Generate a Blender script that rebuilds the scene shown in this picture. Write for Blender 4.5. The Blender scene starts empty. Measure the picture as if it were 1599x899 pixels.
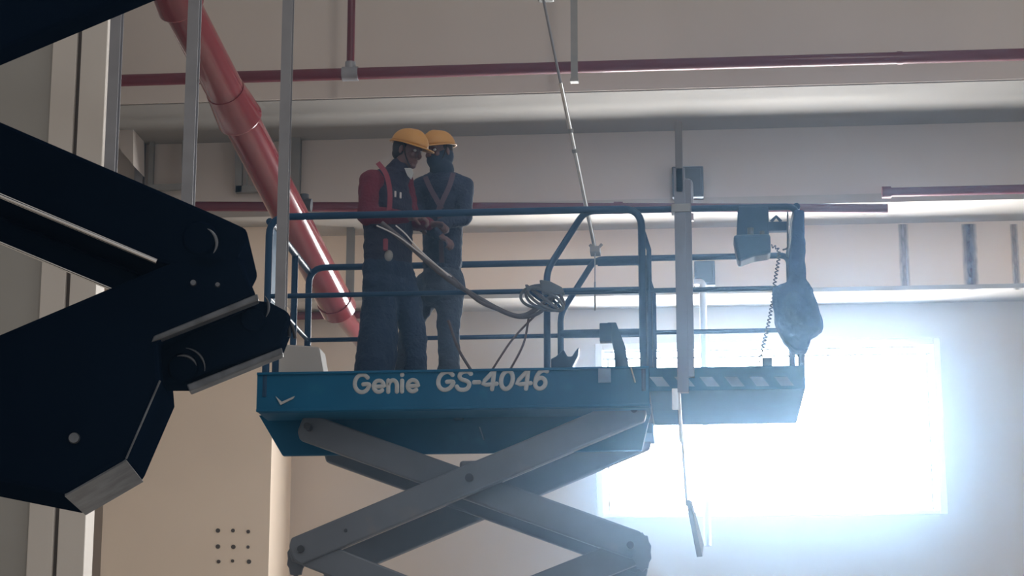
import bpy, math, random
from mathutils import Vector, Matrix
random.seed(4)
C = bpy.context.scene.collection
S = bpy.context.scene
# ---------------------------------------------------------------- camera
FPX = 3330.0
CAMP = Vector((0, 0, 1.6))
YAW = math.radians(5.1)
PITCH = math.atan(766 / FPX)
F_ = Vector((-math.sin(YAW) * math.cos(PITCH), math.cos(YAW) * math.cos(PITCH), math.sin(PITCH)))
R_ = Vector((math.cos(YAW), math.sin(YAW), 0))
U_ = R_.cross(F_)
cam = bpy.data.cameras.new('camera'); co = bpy.data.objects.new('camera', cam); C.objects.link(co)
cam.sensor_width = 36; cam.lens = 36 * FPX / 1599; cam.clip_end = 200
co.matrix_world = Matrix.Translation(CAMP) @ Matrix((R_, U_, -F_)).transposed().to_4x4()
S.camera = co
# ---------------------------------------------------------------- light and exposure
S.view_settings.view_transform = 'Standard'; S.view_settings.look = 'None'
S.view_settings.gamma = 1; S.view_settings.use_curve_mapping = False
S.view_settings.exposure = 0.0
S.cycles.use_denoising = True
S.cycles.max_bounces = 8; S.cycles.volume_bounces = 0
S.cycles.sample_clamp_indirect = 4
w = bpy.data.worlds.new('hall_light'); S.world = w; w.use_nodes = True
w.node_tree.nodes['Background'].inputs[0].default_value = (1.0, 0.955, 0.915, 1)
w.node_tree.nodes['Background'].inputs[1].default_value = 0.32
WINDOW_STRENGTH = 62.0
HAZE_DENSITY = 0.0048
HAZE_G = 0.93
def lamp(name, loc, size, power, target, col):
    l = bpy.data.lights.new(name, 'AREA'); l.shape = 'RECTANGLE'; l.size, l.size_y = size; l.energy = power; l.color = col
    o = bpy.data.objects.new(name, l); C.objects.link(o); o.location = loc
    o.rotation_euler = (Vector(target) - Vector(loc)).to_track_quat('-Z', 'Y').to_euler()
    return o
lamp('added_top_light', (3, 6, 13), (1.2, 9), 330, (1, 12, 3), (1, .97, .93))  # unseen lamp added overhead to give the boom its highlights
lamp('added_side_light', (14, 12, 6), (6, 4), 380, (0, 14, 4), (.86, .93, 1))  # unseen lamp added at the right for glossy highlights

# ---------------------------------------------------------------- projecting measured points into the place
def ray(x, y):
    return (F_ + R_ * ((x - 799.5) / FPX) + U_ * ((449.5 - y) / FPX))
def P(x, y, Y):
    d = ray(x, y); return CAMP + d * (Y / d.y)
def Pd(x, y, n, dist):
    d = ray(x, y); return CAMP + d * (dist / d.dot(n))
# ---------------------------------------------------------------- materials
MATS = {}
def mat(name, col, rough=.6, metal=0, var=.06, scale=3.0, bump=0, coat=0, spec=.5, dirt=None):
    if name in MATS: return MATS[name]
    m = bpy.data.materials.new(name); m.use_nodes = True; nt = m.node_tree; b = nt.nodes['Principled BSDF']
    b.inputs['Roughness'].default_value = rough; b.inputs['Metallic'].default_value = metal
    b.inputs['Coat Weight'].default_value = coat; b.inputs['Specular IOR Level'].default_value = spec
    tc = nt.nodes.new('ShaderNodeTexCoord'); n = nt.nodes.new('ShaderNodeTexNoise')
    n.inputs['Scale'].default_value = scale; n.inputs['Detail'].default_value = 6
    nt.links.new(tc.outputs['Object'], n.inputs['Vector'])
    r = nt.nodes.new('ShaderNodeValToRGB')
    r.color_ramp.elements[0].position = .3; r.color_ramp.elements[1].position = .7
    r.color_ramp.elements[0].color = (*[c * (1 - var) for c in col], 1)
    r.color_ramp.elements[1].color = (*[min(1, c * (1 + var)) for c in col], 1)
    nt.links.new(n.outputs['Fac'], r.inputs['Fac'])
    out = r.outputs['Color']
    if dirt:
        n2 = nt.nodes.new('ShaderNodeTexNoise'); n2.inputs['Scale'].default_value = dirt[1]; n2.inputs['Detail'].default_value = 8
        nt.links.new(tc.outputs['Object'], n2.inputs['Vector'])
        r2 = nt.nodes.new('ShaderNodeValToRGB'); r2.color_ramp.elements[0].position = dirt[2]; r2.color_ramp.elements[1].position = dirt[2] + .12
        nt.links.new(n2.outputs['Fac'], r2.inputs['Fac'])
        mx = nt.nodes.new('ShaderNodeMix'); mx.data_type = 'RGBA'
        nt.links.new(r2.outputs['Color'], mx.inputs[0]); nt.links.new(out, mx.inputs[6]); mx.inputs[7].default_value = (*dirt[0], 1)
        out = mx.outputs[2]
    nt.links.new(out, b.inputs['Base Color'])
    if bump:
        bp = nt.nodes.new('ShaderNodeBump'); bp.inputs['Strength'].default_value = bump; bp.inputs['Distance'].default_value = .02
        n3 = nt.nodes.new('ShaderNodeTexNoise'); n3.inputs['Scale'].default_value = scale * 6
        nt.links.new(tc.outputs['Object'], n3.inputs['Vector'])
        nt.links.new(n3.outputs['Fac'], bp.inputs['Height']); nt.links.new(bp.outputs['Normal'], b.inputs['Normal'])
    MATS[name] = m; return m
def emit(name, col, s):
    m = bpy.data.materials.new(name); m.use_nodes = True; nt = m.node_tree
    for n in list(nt.nodes): nt.nodes.remove(n)
    e = nt.nodes.new('ShaderNodeEmission'); e.inputs[0].default_value = (*col, 1); e.inputs[1].default_value = s
    o = nt.nodes.new('ShaderNodeOutputMaterial'); nt.links.new(e.outputs[0], o.inputs[0]); return m
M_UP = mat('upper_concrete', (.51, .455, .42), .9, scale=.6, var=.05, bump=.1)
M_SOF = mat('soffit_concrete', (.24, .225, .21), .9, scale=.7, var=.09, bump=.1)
M_BEIGE = mat('beige_render', (.88, .74, .61), .9, scale=.5, var=.05, bump=.08)
M_LOW = mat('lower_wall_paint', (.56, .495, .44), .9, scale=.5, var=.04, bump=.08)
M_PALE = mat('pale_paint', (.60, .56, .52), .8, scale=.6, var=.05)
M_GREY = mat('grey_wall_paint', (.33, .32, .30), .9, scale=.5, var=.05)
M_GROOVE = mat('dark_joint', (.10, .085, .075), .9)
M_FLOOR = mat('floor_concrete', (.50, .455, .40), .7, scale=.4, var=.08)
M_RED = mat('red_pipe_paint', (.10, .005, .016), .6, var=.10, scale=4, coat=.3)
M_RED2 = mat('big_pipe_red', (.16, .018, .027), .17, var=.12, scale=1.5, coat=.6, dirt=((.20, .06, .06), 2.2, .62))
M_GALV = mat('galvanised_steel', (.25, .25, .27), .5, .35, var=.10, scale=6)
M_GALVD = mat('weathered_steel', (.24, .235, .225), .55, .3, var=.12, scale=6)
M_BOX = mat('box_grey', (.045, .05, .06), .6)
M_MAST = mat('mast_grey', (.16, .16, .19), .55, .2)
M_LEDGE = mat('ledge_paint', (.40, .37, .34), .85, scale=.8, var=.08)
M_STEEL = mat('bright_steel', (.80, .79, .77), .22, .9, var=.05, scale=9)
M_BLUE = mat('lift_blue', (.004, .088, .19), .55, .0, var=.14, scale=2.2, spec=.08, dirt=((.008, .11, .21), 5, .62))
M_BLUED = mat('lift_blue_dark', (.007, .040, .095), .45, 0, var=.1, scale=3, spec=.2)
M_ARM = mat('arm_grey', (.115, .13, .155), .5, .1, var=.12, scale=3, dirt=((.15, .15, .16), 4, .6))
M_PIN = mat('pin_dark', (.05, .055, .065), .5, .4)
M_TEXT = mat('lettering_white', (.36, .38, .40), .6, var=.12, scale=20)
M_STRIPE = mat('stripe_pale', (.14, .22, .34), .6, var=.1, scale=14)
M_BLACK = mat('boom_black', (.003, .008, .020), .42, .0, var=.2, scale=2, spec=0)
M_EDGE = mat('edge_glint_metal', (.92, .92, .93), .16, 1, var=.08, scale=5)  # bright metal standing in for glints along the boom edges
M_LIP = mat('lit_edge_and_pin_grey', (.16, .175, .20), .35, .5, var=.4, scale=14)  # grey for painted highlights and lit undersides, also for pins and bolts
M_RUB = mat('cable_rubber', (.055, .06, .065), .6, var=.1)
M_ROPE = mat('brown_rope', (.085, .055, .05), .8, var=.2, scale=30)
M_HOSE = mat('brown_hose', (.06, .052, .058), .6, var=.2, scale=12)
M_CORD = mat('pale_cord', (.5, .48, .5), .6)
M_BAG = mat('blue_cloth', (.008, .055, .17), .85, var=.15, scale=6, bump=.5)
M_BOARD = mat('pale_board', (.50, .48, .46), .8, var=.05)

# ---------------------------------------------------------------- mesh builder
class MB:
    def __init__(s): s.v = []; s.f = []; s.sm = []
    def add(s, vs, fs, smooth=False):
        n = len(s.v); s.v += [Vector(p) for p in vs]; s.f += [[i + n for i in f] for f in fs]; s.sm += [smooth] * len(fs)
        return s
    def box(s, a, b):
        x0, x1 = sorted((a[0], b[0])); y0, y1 = sorted((a[1], b[1])); z0, z1 = sorted((a[2], b[2]))
        return s.add([(x0, y0, z0), (x1, y0, z0), (x1, y1, z0), (x0, y1, z0), (x0, y0, z1), (x1, y0, z1), (x1, y1, z1), (x0, y1, z1)],
                     [(0, 3, 2, 1), (4, 5, 6, 7), (0, 1, 5, 4), (1, 2, 6, 5), (2, 3, 7, 6), (3, 0, 4, 7)])
    def prism(s, pts, d):
        n = len(pts); pts = [Vector(p) for p in pts]; d = Vector(d)
        nrm = Vector((0, 0, 0))
        for i in range(n): nrm += pts[i].cross(pts[(i + 1) % n])
        if nrm.dot(d) > 0: pts.reverse()
        return s.add(pts + [p + d for p in pts], [list(range(n)), list(range(2 * n - 1, n - 1, -1))] +
                     [((i + 1) % n, i, i + n, (i + 1) % n + n) for i in range(n)])
    def tube(s, pts, r, seg=12, caps=True, rs=None, flat=1.0):
        pts = [Vector(p) for p in pts]; n = len(pts); rs = rs or [r] * n
        t0 = (pts[1] - pts[0]).normalized(); up = Vector((0, 0, 1)) if abs(t0.z) < .9 else Vector((0, 1, 0))
        a = t0.cross(up).normalized(); vs = []; prev = t0
        for i, p in enumerate(pts):
            t = ((pts[min(i + 1, n - 1)] - p).normalized() + (p - pts[max(i - 1, 0)]).normalized()).normalized() if 0 < i < n - 1 else \
                ((pts[1] - pts[0]) if i == 0 else (pts[-1] - pts[-2])).normalized()
            q = prev.rotation_difference(t); a = q @ a; prev = t; b = t.cross(a).normalized()
            for k in range(seg):
                th = 2 * math.pi * k / seg; vs.append(p + a * math.cos(th) * rs[i] + b * math.sin(th) * rs[i] * flat)
        fs = [(i * seg + k, i * seg + (k + 1) % seg, (i + 1) * seg + (k + 1) % seg, (i + 1) * seg + k) for i in range(n - 1) for k in range(seg)]
        s.add(vs, fs, True)
        if caps: 
            s.add(vs[:seg], [list(range(seg - 1, -1, -1))]); s.add(vs[-seg:], [list(range(seg))])
        return s
    def ball(s, c, r, seg=16, rings=10):
        c = Vector(c); r = r if hasattr(r, '__len__') else (r, r, r); M = Matrix.Identity(3)
        return s.ell(c, r, M, seg, rings)
    def ell(s, c, r, M, seg=16, rings=10):
        vs = [M @ Vector((0, 0, r[2])) + c]
        for i in range(1, rings):
            ph = math.pi * i / rings
            for k in range(seg):
                th = 2 * math.pi * k / seg
                vs.append(M @ Vector((r[0] * math.sin(ph) * math.cos(th), r[1] * math.sin(ph) * math.sin(th), r[2] * math.cos(ph))) + c)
        vs.append(M @ Vector((0, 0, -r[2])) + c); L = len(vs) - 1
        fs = [(0, 1 + k, 1 + (k + 1) % seg) for k in range(seg)]
        for i in range(rings - 2):
            for k in range(seg):
                a = 1 + i * seg; fs.append((a + k, a + seg + k, a + seg + (k + 1) % seg, a + (k + 1) % seg))
        a = 1 + (rings - 2) * seg; fs += [(a + k, L, a + (k + 1) % seg) for k in range(seg)]
        return s.add(vs, fs, True)
    def cone(s, p0, p1, r0, r1, f=1.0):  # rounded limb
        p0, p1 = Vector(p0), Vector(p1)
        s.ball(p0, r0); s.ball(p1, r1)
        n = 6; return s.tube([p0.lerp(p1, i / n) for i in range(n + 1)], 0, 16, True, [r0 + (r1 - r0) * i / n for i in range(n + 1)])
    def build(s, name, m, parent=None, bevel=0, remesh=0, smooth=0, disp=0, origin=None):
        me = bpy.data.meshes.new(name)
        o = bpy.data.objects.new(name, me); C.objects.link(o)
        if origin is None:
            if parent is not None: org = Vector(parent['_o'])
            else:
                xs = [v.x for v in s.v]; ys = [v.y for v in s.v]; zs = [v.z for v in s.v]
                org = Vector(((min(xs) + max(xs)) / 2, (min(ys) + max(ys)) / 2, min(zs)))
        else: org = Vector(origin)
        me.from_pydata([v - org for v in s.v], [], s.f); me.update()
        for p, k in zip(me.polygons, s.sm): p.use_smooth = k
        me.materials.append(m)
        if parent is not None: o.parent = parent
        else: o.location = org
        o['_o'] = list(org)
        if remesh:
            r = o.modifiers.new('union', 'REMESH'); r.mode = 'VOXEL'; r.voxel_size = remesh; r.use_smooth_shade = True
            if smooth:
                q = o.modifiers.new('soft', 'SMOOTH'); q.iterations = smooth; q.factor = .5
            if disp:
                tx = bpy.data.textures.new(name + '_folds', 'CLOUDS'); tx.noise_scale = .09
                q = o.modifiers.new('folds', 'DISPLACE'); q.texture = tx; q.strength = disp; q.mid_level = .5
        if bevel:
            q = o.modifiers.new('bevel', 'BEVEL'); q.width = bevel; q.segments = 2; q.limit_method = 'ANGLE'
        return o
def empty(name, loc):
    o = bpy.data.objects.new(name, None); C.objects.link(o); o.location = loc; o['_o'] = list(loc); o.empty_display_size = .2; return o
def tag(o, label, cat, group=None):
    o['label'] = label; o['category'] = cat
    if group: o['group'] = group
    return o
def struct(o): o['kind'] = 'structure'; return o
def arc_path(pts, r, n=6):
    pts = [Vector(p) for p in pts]; out = [pts[0]]
    for i in range(1, len(pts) - 1):
        a, b, c = pts[i - 1], pts[i], pts[i + 1]; d1 = (a - b); d2 = (c - b)
        k = min(r, d1.length * .45, d2.length * .45); p = b + d1.normalized() * k; q = b + d2.normalized() * k
        for j in range(n + 1):
            t = j / n; out.append(p * (1 - t) ** 2 + b * 2 * t * (1 - t) + q * t * t)
    return out + [pts[-1]]
def spline(pts, n=8):
    pts = [Vector(p) for p in pts]; out = []
    for i in range(len(pts) - 1):
        p0 = pts[max(i - 1, 0)]; p1 = pts[i]; p2 = pts[i + 1]; p3 = pts[min(i + 2, len(pts) - 1)]
        for j in range(n):
            t = j / n
            out.append(.5 * ((2 * p1) + (p2 - p0) * t + (2 * p0 - 5 * p1 + 4 * p2 - p3) * t * t + (3 * p1 - p0 - 3 * p2 + p3) * t ** 3))
    return out + [pts[-1]]
def Z(x, y, Y): return P(x, y, Y).z
def X(x, y, Y): return P(x, y, Y).x

# ================================================================ THE HALL
YA, YB, YC, YD = 22.0, 23.5, 24.45, 25.15
struct(MB().box((-14, -4, -.1), (16, 26, 0)).build('floor', M_FLOOR))
zA = Z(1100, 137, YA); zB = Z(1100, 322, YB); zC = Z(1100, 459, YC)
TOP = 12.0
XL, XR = -9.5, 15
# lower wall with the window opening
wx0, wx1 = X(942, 680, YD), X(1462, 670, YD); wz0, wz1 = Z(1200, 799, YD), Z(1200, 544, YD)
wl = MB()
wl.box((XL, YD, 0), (wx0, YD + .3, zC)); wl.box((wx1, YD, 0), (XR, YD + .3, zC))
wl.box((wx0, YD, 0), (wx1, YD + .3, wz0)); wl.box((wx0, YD, wz1), (wx1, YD + .3, zC))
struct(wl.build('wall_back', M_LOW))
struct(MB().box((XL, YC, zC), (XR, YD + .6, zB + .3)).build('wall_recess', M_BEIGE))
struct(MB().box((XL, YC - .012, zC - .004), (XR, YD, zC + .05)).build('trim_1', M_LEDGE))
struct(MB().box((XL, YB, zB), (XR, YC + .6, zA + .3)).build('beam_middle', M_UP))
struct(MB().box((XL, YB - .01, zB - .004), (XR, YC, zB + .10)).build('trim_2', M_LEDGE))
struct(MB().box((XL, YA, zA), (XR, YB + .7, TOP)).build('wall_upper', M_UP))
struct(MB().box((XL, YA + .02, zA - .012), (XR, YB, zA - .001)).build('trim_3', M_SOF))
# window
fr = MB(); t = .085; k = .05
fr.box((wx0 - t, YD - k, wz0 - t * .6), (wx0, YD + .1, wz1 + t)); fr.box((wx1, YD - k, wz0 - t * .6), (wx1 + t, YD + .1, wz1 + t))
fr.box((wx0, YD - k, wz1), (wx1, YD + .1, wz1 + t)); fr.box((wx0, YD - k, wz0 - t * .6), (wx1, YD + .1, wz0))
wf = struct(fr.build('window_1', mat('window_frame_white', (.86, .86, .86), .5), bevel=.006))
gk = MB(); g = .022
gk.box((wx0, YD + .04, wz1 - .075 - g), (wx1, YD + .07, wz1 - .075)); gk.box((wx1 - .06 - g, YD + .04, wz0), (wx1 - .06, YD + .07, wz1 - .075))
gk.box((wx0 + .05, YD + .04, wz0), (wx0 + .05 + g, YD + .07, wz1 - .075))
gk.build('gasket', M_GALVD, wf)
MB().box((wx0, YD + .10, wz0), (wx1, YD + .115, wz1)).build('pane', emit('daylight_pane', (.93, .97, 1), WINDOW_STRENGTH), wf)

# projecting column with bright side, lower left
cy = 23.95
cx0, cx1 = X(165, 700, cy), X(424, 700, cy)
struct(MB().box((cx0, cy, 0), (cx1, YD, zB)).build('column_back', M_BEIGE))
# left foreground column with vertical joint, and the grey wall beside it
ly = 20.0
lx0, lxm, lx1 = X(63, 450, ly), X(104, 450, ly), X(150, 450, ly)
struct(MB().box((lx0, ly, 0), (lxm - .015, ly + .3, TOP)).box((lxm + .03, ly, 0), (lx1, ly + .3, TOP)).build('column_left', M_PALE, bevel=.01))
struct(MB().box((lxm - .015, ly + .05, 0), (lxm + .03, ly + .28, TOP)).build('trim_4', M_GROOVE))
struct(MB().box((XL - 3, ly + .05, 0), (lx0, ly + .25, TOP)).build('wall_left', M_GREY))
# haunch carrying the beam on the left column
hp = [P(130, 160, 22.9), P(150, 186, 22.9), P(208, 258, 22.9), P(208, 160, 22.9)]
struct(MB().prism(hp, (0, .5, 0)).build('corbel', M_UP))
# streaks of damp on the recess wall (own shape): thin stain patches in the plaster
def stain(name, x0, x1, y0, y1, col):
    m = bpy.data.materials.new(name); m.use_nodes = True; nt = m.node_tree; b = nt.nodes['Principled BSDF']
    b.inputs['Base Color'].default_value = (*col, 1); b.inputs['Roughness'].default_value = .95
    tc = nt.nodes.new('ShaderNodeTexCoord'); sx = nt.nodes.new('ShaderNodeSeparateXYZ'); nt.links.new(tc.outputs['Generated'], sx.inputs[0])
    n = nt.nodes.new('ShaderNodeTexNoise'); n.inputs['Scale'].default_value = 6; nt.links.new(tc.outputs['Generated'], n.inputs['Vector'])
    a = nt.nodes.new('ShaderNodeMath'); a.operation = 'PINGPONG'; a.inputs[1].default_value = .5; nt.links.new(sx.outputs[0], a.inputs[0])
    mm = nt.nodes.new('ShaderNodeMath'); mm.operation = 'MULTIPLY'; nt.links.new(a.outputs[0], mm.inputs[0]); nt.links.new(n.outputs['Fac'], mm.inputs[1])
    r = nt.nodes.new('ShaderNodeMapRange'); r.inputs[1].default_value = .03; r.inputs[2].default_value = .30; r.inputs[4].default_value = .85
    nt.links.new(mm.outputs[0], r.inputs[0]); nt.links.new(r.outputs[0], b.inputs['Alpha'])
    a0 = P(x0, y0, YC - .004); a1 = P(x1, y1, YC - .004)
    return MB().box((a0.x, YC - .004, a1.z), (a1.x, YC - .001, a0.z)).build(name, m)
def under(o, par):
    o.parent = par; o.matrix_parent_inverse = par.matrix_world.inverted(); o.location = Vector(o['_o']); o.matrix_parent_inverse = Matrix.Translation(-Vector(par['_o']))
wall_recess = bpy.data.objects['wall_recess']
for x0, x1, c in ((1400, 1424, (.36, .29, .26)), (1498, 1532, (.13, .095, .13)), (1575, 1596, (.4, .33, .28))):
    under(stain('damp_streak', x0, x1, 350, 452, c), wall_recess)
# nine anchor holes in a grid, each put in as a small dark disc
rows = ('top', 'middle', 'bottom'); cols_ = ('left', 'centre', 'right')
for j, yy in enumerate((829, 853, 876)):
    for i, xx in enumerate((341, 364, 388)):
        p = P(xx + random.uniform(-1, 1), yy + random.uniform(-1, 1), cy)
        r = random.choice((.022, .026, .019))
        b = MB().tube([p + Vector((0, -.012, 0)), p + Vector((0, .01, 0))], r, 8)
        tag(b.build('anchor_hole', M_GROOVE), 'small dark anchor hole in the beige column, %s row, %s of the nine' % (rows[j], cols_[i]), 'bolt', 'grid of nine anchor holes on the beige column')  # dark discs standing in for holes, not bolts

# ================================================================ PIPES
def hpipe(name, a, b, r, m, label, cat='pipe', collars=()):
    o = empty(name, (a + b) / 2); tag(o, label, cat)
    MB().tube([a, b], r, 18).build('pipe_run', m, o)
    for c in collars:
        q = a.lerp(b, c); d = (b - a).normalized() * .05
        MB().tube([q - d, q + d], r * 1.28, 18).build('coupling', m, o)
    return o
yp = 21.3
zp = Z(800, 108, yp); r1 = 10 / FPX * yp
a = P(152, 124, yp); a.z = zp; b = P(1680, 85, yp); b.z = zp
o = hpipe('sprinkler_pipe', a, b, r1, M_RED, 'long dark red pipe crossing high along the upper wall')
t = P(547, 112, yp); t.z = zp
MB().tube([t, Vector((t.x, t.y, zp + 3))], 6.5 / FPX * yp, 14).build('branch_riser', M_RED, o)
MB().tube([t + Vector((-.085, 0, 0)), t + Vector((.085, 0, 0))], r1 * 1.22, 16).tube([t, t + Vector((0, 0, .13))], 9 / FPX * yp, 14).build('tee_fitting', M_GALV, o)
for xx in (1405,):
    q = P(xx, 95, yp); MB().tube([Vector((q.x - .03, yp, zp)), Vector((q.x + .03, yp, zp))], r1 * 1.1, 16).build('coupling', M_RED, o)
y2 = 23.12
z2 = Z(1300, 327, y2); r2 = 8 / FPX * y2
a = P(300, 322, y2); b = P(1386, 326, y2)
hpipe('sprinkler_pipe', a, b, r2, M_RED, 'dark red pipe running behind the lift guardrail and ending beside the hung jacket', collars=(.13, .62))
z3 = Z(1480, 298, y2); a = P(1378, 301, y2); a.z = z3; b = P(1690, 292, y2); b.z = z3
hpipe('sprinkler_pipe', a, b, 7.5 / FPX * y2, M_RED, 'short red pipe at the right edge, just above the end of the longer one', collars=(.02,))
z4 = Z(515, 492, 24.9); a = P(440, 492, 24.9); a.z = z4; b = P(590, 492, 24.9); b.z = z4
hpipe('sprinkler_pipe', a, b, 6.5 / FPX * 24.9, M_RED, 'low red pipe stub crossing under the foot of the thick red pipe', collars=(.6,))
# thick sloping pipe
bp0 = P(247, -60, 17.6); bp1 = P(522, 468, 22.0)
big = empty('drain_pipe', bp1); tag(big, 'thick glossy red pipe sloping down from the top of the frame to the back wall', 'pipe')
def bpt(x, y, Y): return P(x, y, Y)
def at(t): return bp0.lerp(bp1, t)
ax = (bp1 - bp0).normalized(); RB = .182
MB().tube([at(-.45), at(1)], RB, 40).build('pipe_run', M_RED2, big)
for tt, ln in ((.11, .36), (.42, .40), (.44, .0)):
    if not ln: continue
    q = at(tt); MB().tube([q - ax * ln, q - ax * .06, q - ax * .01, q, q + ax * .01], 0, 36, True, [RB * 1.04, RB * 1.2, RB * 1.24, RB * 1.24, RB * 1.02]).build('bell_joint', M_RED2, big)
MB().ball(bp1, (RB, RB, RB), 32, 16).tube([bp1, bp1 + ax * .16], RB * 1.06, 36).build('elbow', M_RED2, big)
MB().tube([bp1 + Vector((0, .02, -.05)), bp1 + Vector((.05, 1.6, -.12))], RB * .55, 24).build('outlet', M_RED2, big)
cq = P(472, 318, 21.6)
MB().tube([cq + Vector((-.12, 0, 0)), cq + Vector((.1, 0, -.02))], .07, 14).tube([cq + Vector((.02, 0, -.1)), cq + Vector((.02, 0, .1))], .05, 12).build('clamp', M_PIN, big)

# ================================================================ HANGING STRUTS
def channel(mb, a, b, wdt, dep, lip=.006):   # open C channel from a to b (vertical-ish), open side to the right
    a = Vector(a); b = Vector(b)
    pr = [(-wdt / 2, -dep / 2), (wdt / 2, -dep / 2), (wdt / 2, -dep / 2 + lip), (-wdt / 2 + lip, -dep / 2 + lip), (-wdt / 2 + lip, dep / 2 - lip), (wdt / 2, dep / 2 - lip), (wdt / 2, dep / 2), (-wdt / 2, dep / 2)]
    return mb.prism([a + Vector((u, v, 0)) for u, v in pr], b - a)
def strut(x, ytop, ybot, Y, wpx, m, label, ztop_=None):
    zt = Z(x, ytop, Y) if ztop_ is None else ztop_; q = P(x, ybot, Y); wd = wpx / FPX * Y
    mb = MB(); channel(mb, (q.x, Y, q.z), (q.x, Y, zt), wd, wd, wd * .12)
    o = mb.build('strut_channel', m, None)
    root = empty('hanging_strut', (q.x, Y, q.z)); tag(root, label, 'strut')
    o.parent = root; o.location = Vector(o['_o']) - Vector(root['_o']); o['_o'] = root['_o']
    MB().box((q.x - wd * .62, Y - wd * .6, q.z - .012), (q.x + wd * .62, Y + wd * .6, q.z + .02)).build('end_plate', m, root)
    return root
G = None
strut(171, -60, 305, 17.0, 18, M_GALV, 'grey hanging strut farthest left, ending behind the black boom', TOP)
strut(293, -60, 335, 17.0, 19, M_GALV, 'grey hanging strut crossing in front of the thick red pipe near its top', TOP)
strut(438, -60, 505, 11.6, 17, M_GALV, 'long pale hanging strut passing in front of the left corner of the lift guardrail', TOP)
strut(897, -60, 127, 20.9, 11, M_GALVD, 'grey strut dropping from the top of the frame to just below the upper red pipe', TOP)
strut(461, 208, 322, 23.42, 15, M_GALVD, 'short weathered strut under the beam just right of the long pale strut', zA - .01)
strut(217, 215, 296, 23.42, 14, M_GALV, 'short pale strut under the beam between the two left struts', zA - .01)
strut(235, 215, 300, 23.42, 8, M_GALVD, 'thin dark strut close against the short pale one at left', zA - .01)
strut(546, 372, 470, 24.1, 12, M_GALVD, 'short grey strut behind the workers, just left of the worker in red', zB)
# square hanger frame near the thick pipe
hf = empty('hanger_frame', P(385, 295, 22.7)); tag(hf, 'grey square hanger frame partly hidden behind the thick red pipe', 'bracket')
def bar(mb, x0, y0, x1, y1, Y, wpx):
    a = P(x0, y0, Y); b = P(x1, y1, Y); wd = wpx / FPX * Y; d = (b - a).normalized(); n = Vector((0, 1, 0)).cross(d) * wd / 2
    return mb.prism([a - n, b - n, b + n, a + n], (0, wd, 0))
bar(MB(), 372, 214, 372, 300, 23.38, 11).build('upright', M_GALVD, hf)
bar(MB(), 410, 213, 410, 300, 23.38, 9).build('upright', M_GALVD, hf)
bar(MB(), 368, 295, 432, 293, 23.38, 11).build('crossbar', M_GALVD, hf)
bar(MB(), 388, 240, 385, 290, 23.38, 3).build('rod', M_GALVD, hf)
hg = empty('hanger_frame', P(270, 292, 22.5)); tag(hg, 'grey horizontal hanger bar low between the left struts', 'bracket')
bar(MB(), 228, 293, 292, 290, 23.36, 10).build('crossbar', M_GALVD, hg)
bar(MB(), 288, 216, 288, 290, 23.36, 9).build('upright', M_GALVD, hg)

# junction boxes and conduit in front of the back wall
def jbox(x0, y0, x1, y1, Y, m, label, cx, cy0, cy1, cm):
    a = P(x0, y0, Y); b = P(x1, y1, Y); root = empty('junction_box', ((a.x + b.x) / 2, Y, b.z)); tag(root, label, 'junction box')
    MB().box((a.x, Y, b.z), (b.x, Y + .14, a.z)).build('housing', m, root, bevel=.01)
    MB().box((a.x + .03, Y - .012, b.z + .03), (b.x - .03, Y, a.z - .03)).build('cover', m, root, bevel=.005)
    q0 = P(cx, cy0, Y - .05); q1 = P(cx, cy1, Y - .05); q1.x = q0.x
    pr = MB().tube(arc_path([q0 + Vector((-.10, .0, 0)), q0, q1], .06), 5.5 / FPX * Y, 12); pr.build('conduit', cm, root)
jbox(1049, 260, 1099, 307, 23.36, M_BOX, 'dark grey square box on the beam behind the upright steel mast', 1077, 283, 345, M_GALV)
jbox(1084, 407, 1117, 445, 24.31, M_BOX, 'small grey box with a pale conduit, seen between the guardrails', 1097, 440, 852, mat('conduit_pale', (.5, .5, .52), .5, .3))
# shallow bright bracket at top and the diagonal steel rod
rod = empty('steel_rod', P(930, 392, 15.1)); tag(rod, 'thin shiny steel rod slanting from the top of the frame down to the far guardrail', 'rod')
ra = P(847, -8, 14.22); rb = P(929, 388, 15.1)
MB().tube([ra, ra.lerp(rb, .52)], .010, 10).build('upper_rod', M_GALV, rod)
MB().tube([ra.lerp(rb, .34), rb], .0155, 12).build('sleeve', M_STEEL, rod)
for tt in (.52, .60): MB().tube([ra.lerp(rb, tt), ra.lerp(rb, tt + .015)], .021, 12).build('coupling_nut', M_GALVD, rod)
MB().tube([rb, P(929, 485, 15.1)], .004, 6).tube([P(929, 440, 15.1), P(929, 484, 15.1)], .007, 6).build('tail_wire', M_GALVD, rod)
cl = MB(); cl.box(P(921, 384, 15.05), P(938, 400, 15.2)); cl.tube([P(921, 382, 15.1), P(930, 392, 15.1), P(940, 381, 15.1)], .012, 8); cl.build('clamp', M_GALVD, rod)
hk = MB().box(P(838, -12, 14.15), P(866, 4, 14.3)); q = P(852, -12, 14.22); hk.box((q.x - .02, 14.2, q.z), (q.x + .02, 14.24, TOP)); tag(hk.build('ceiling_bracket', M_GALVD, bevel=.01), 'small grey bracket at the top edge holding the slanting rod', 'bracket')

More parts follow.
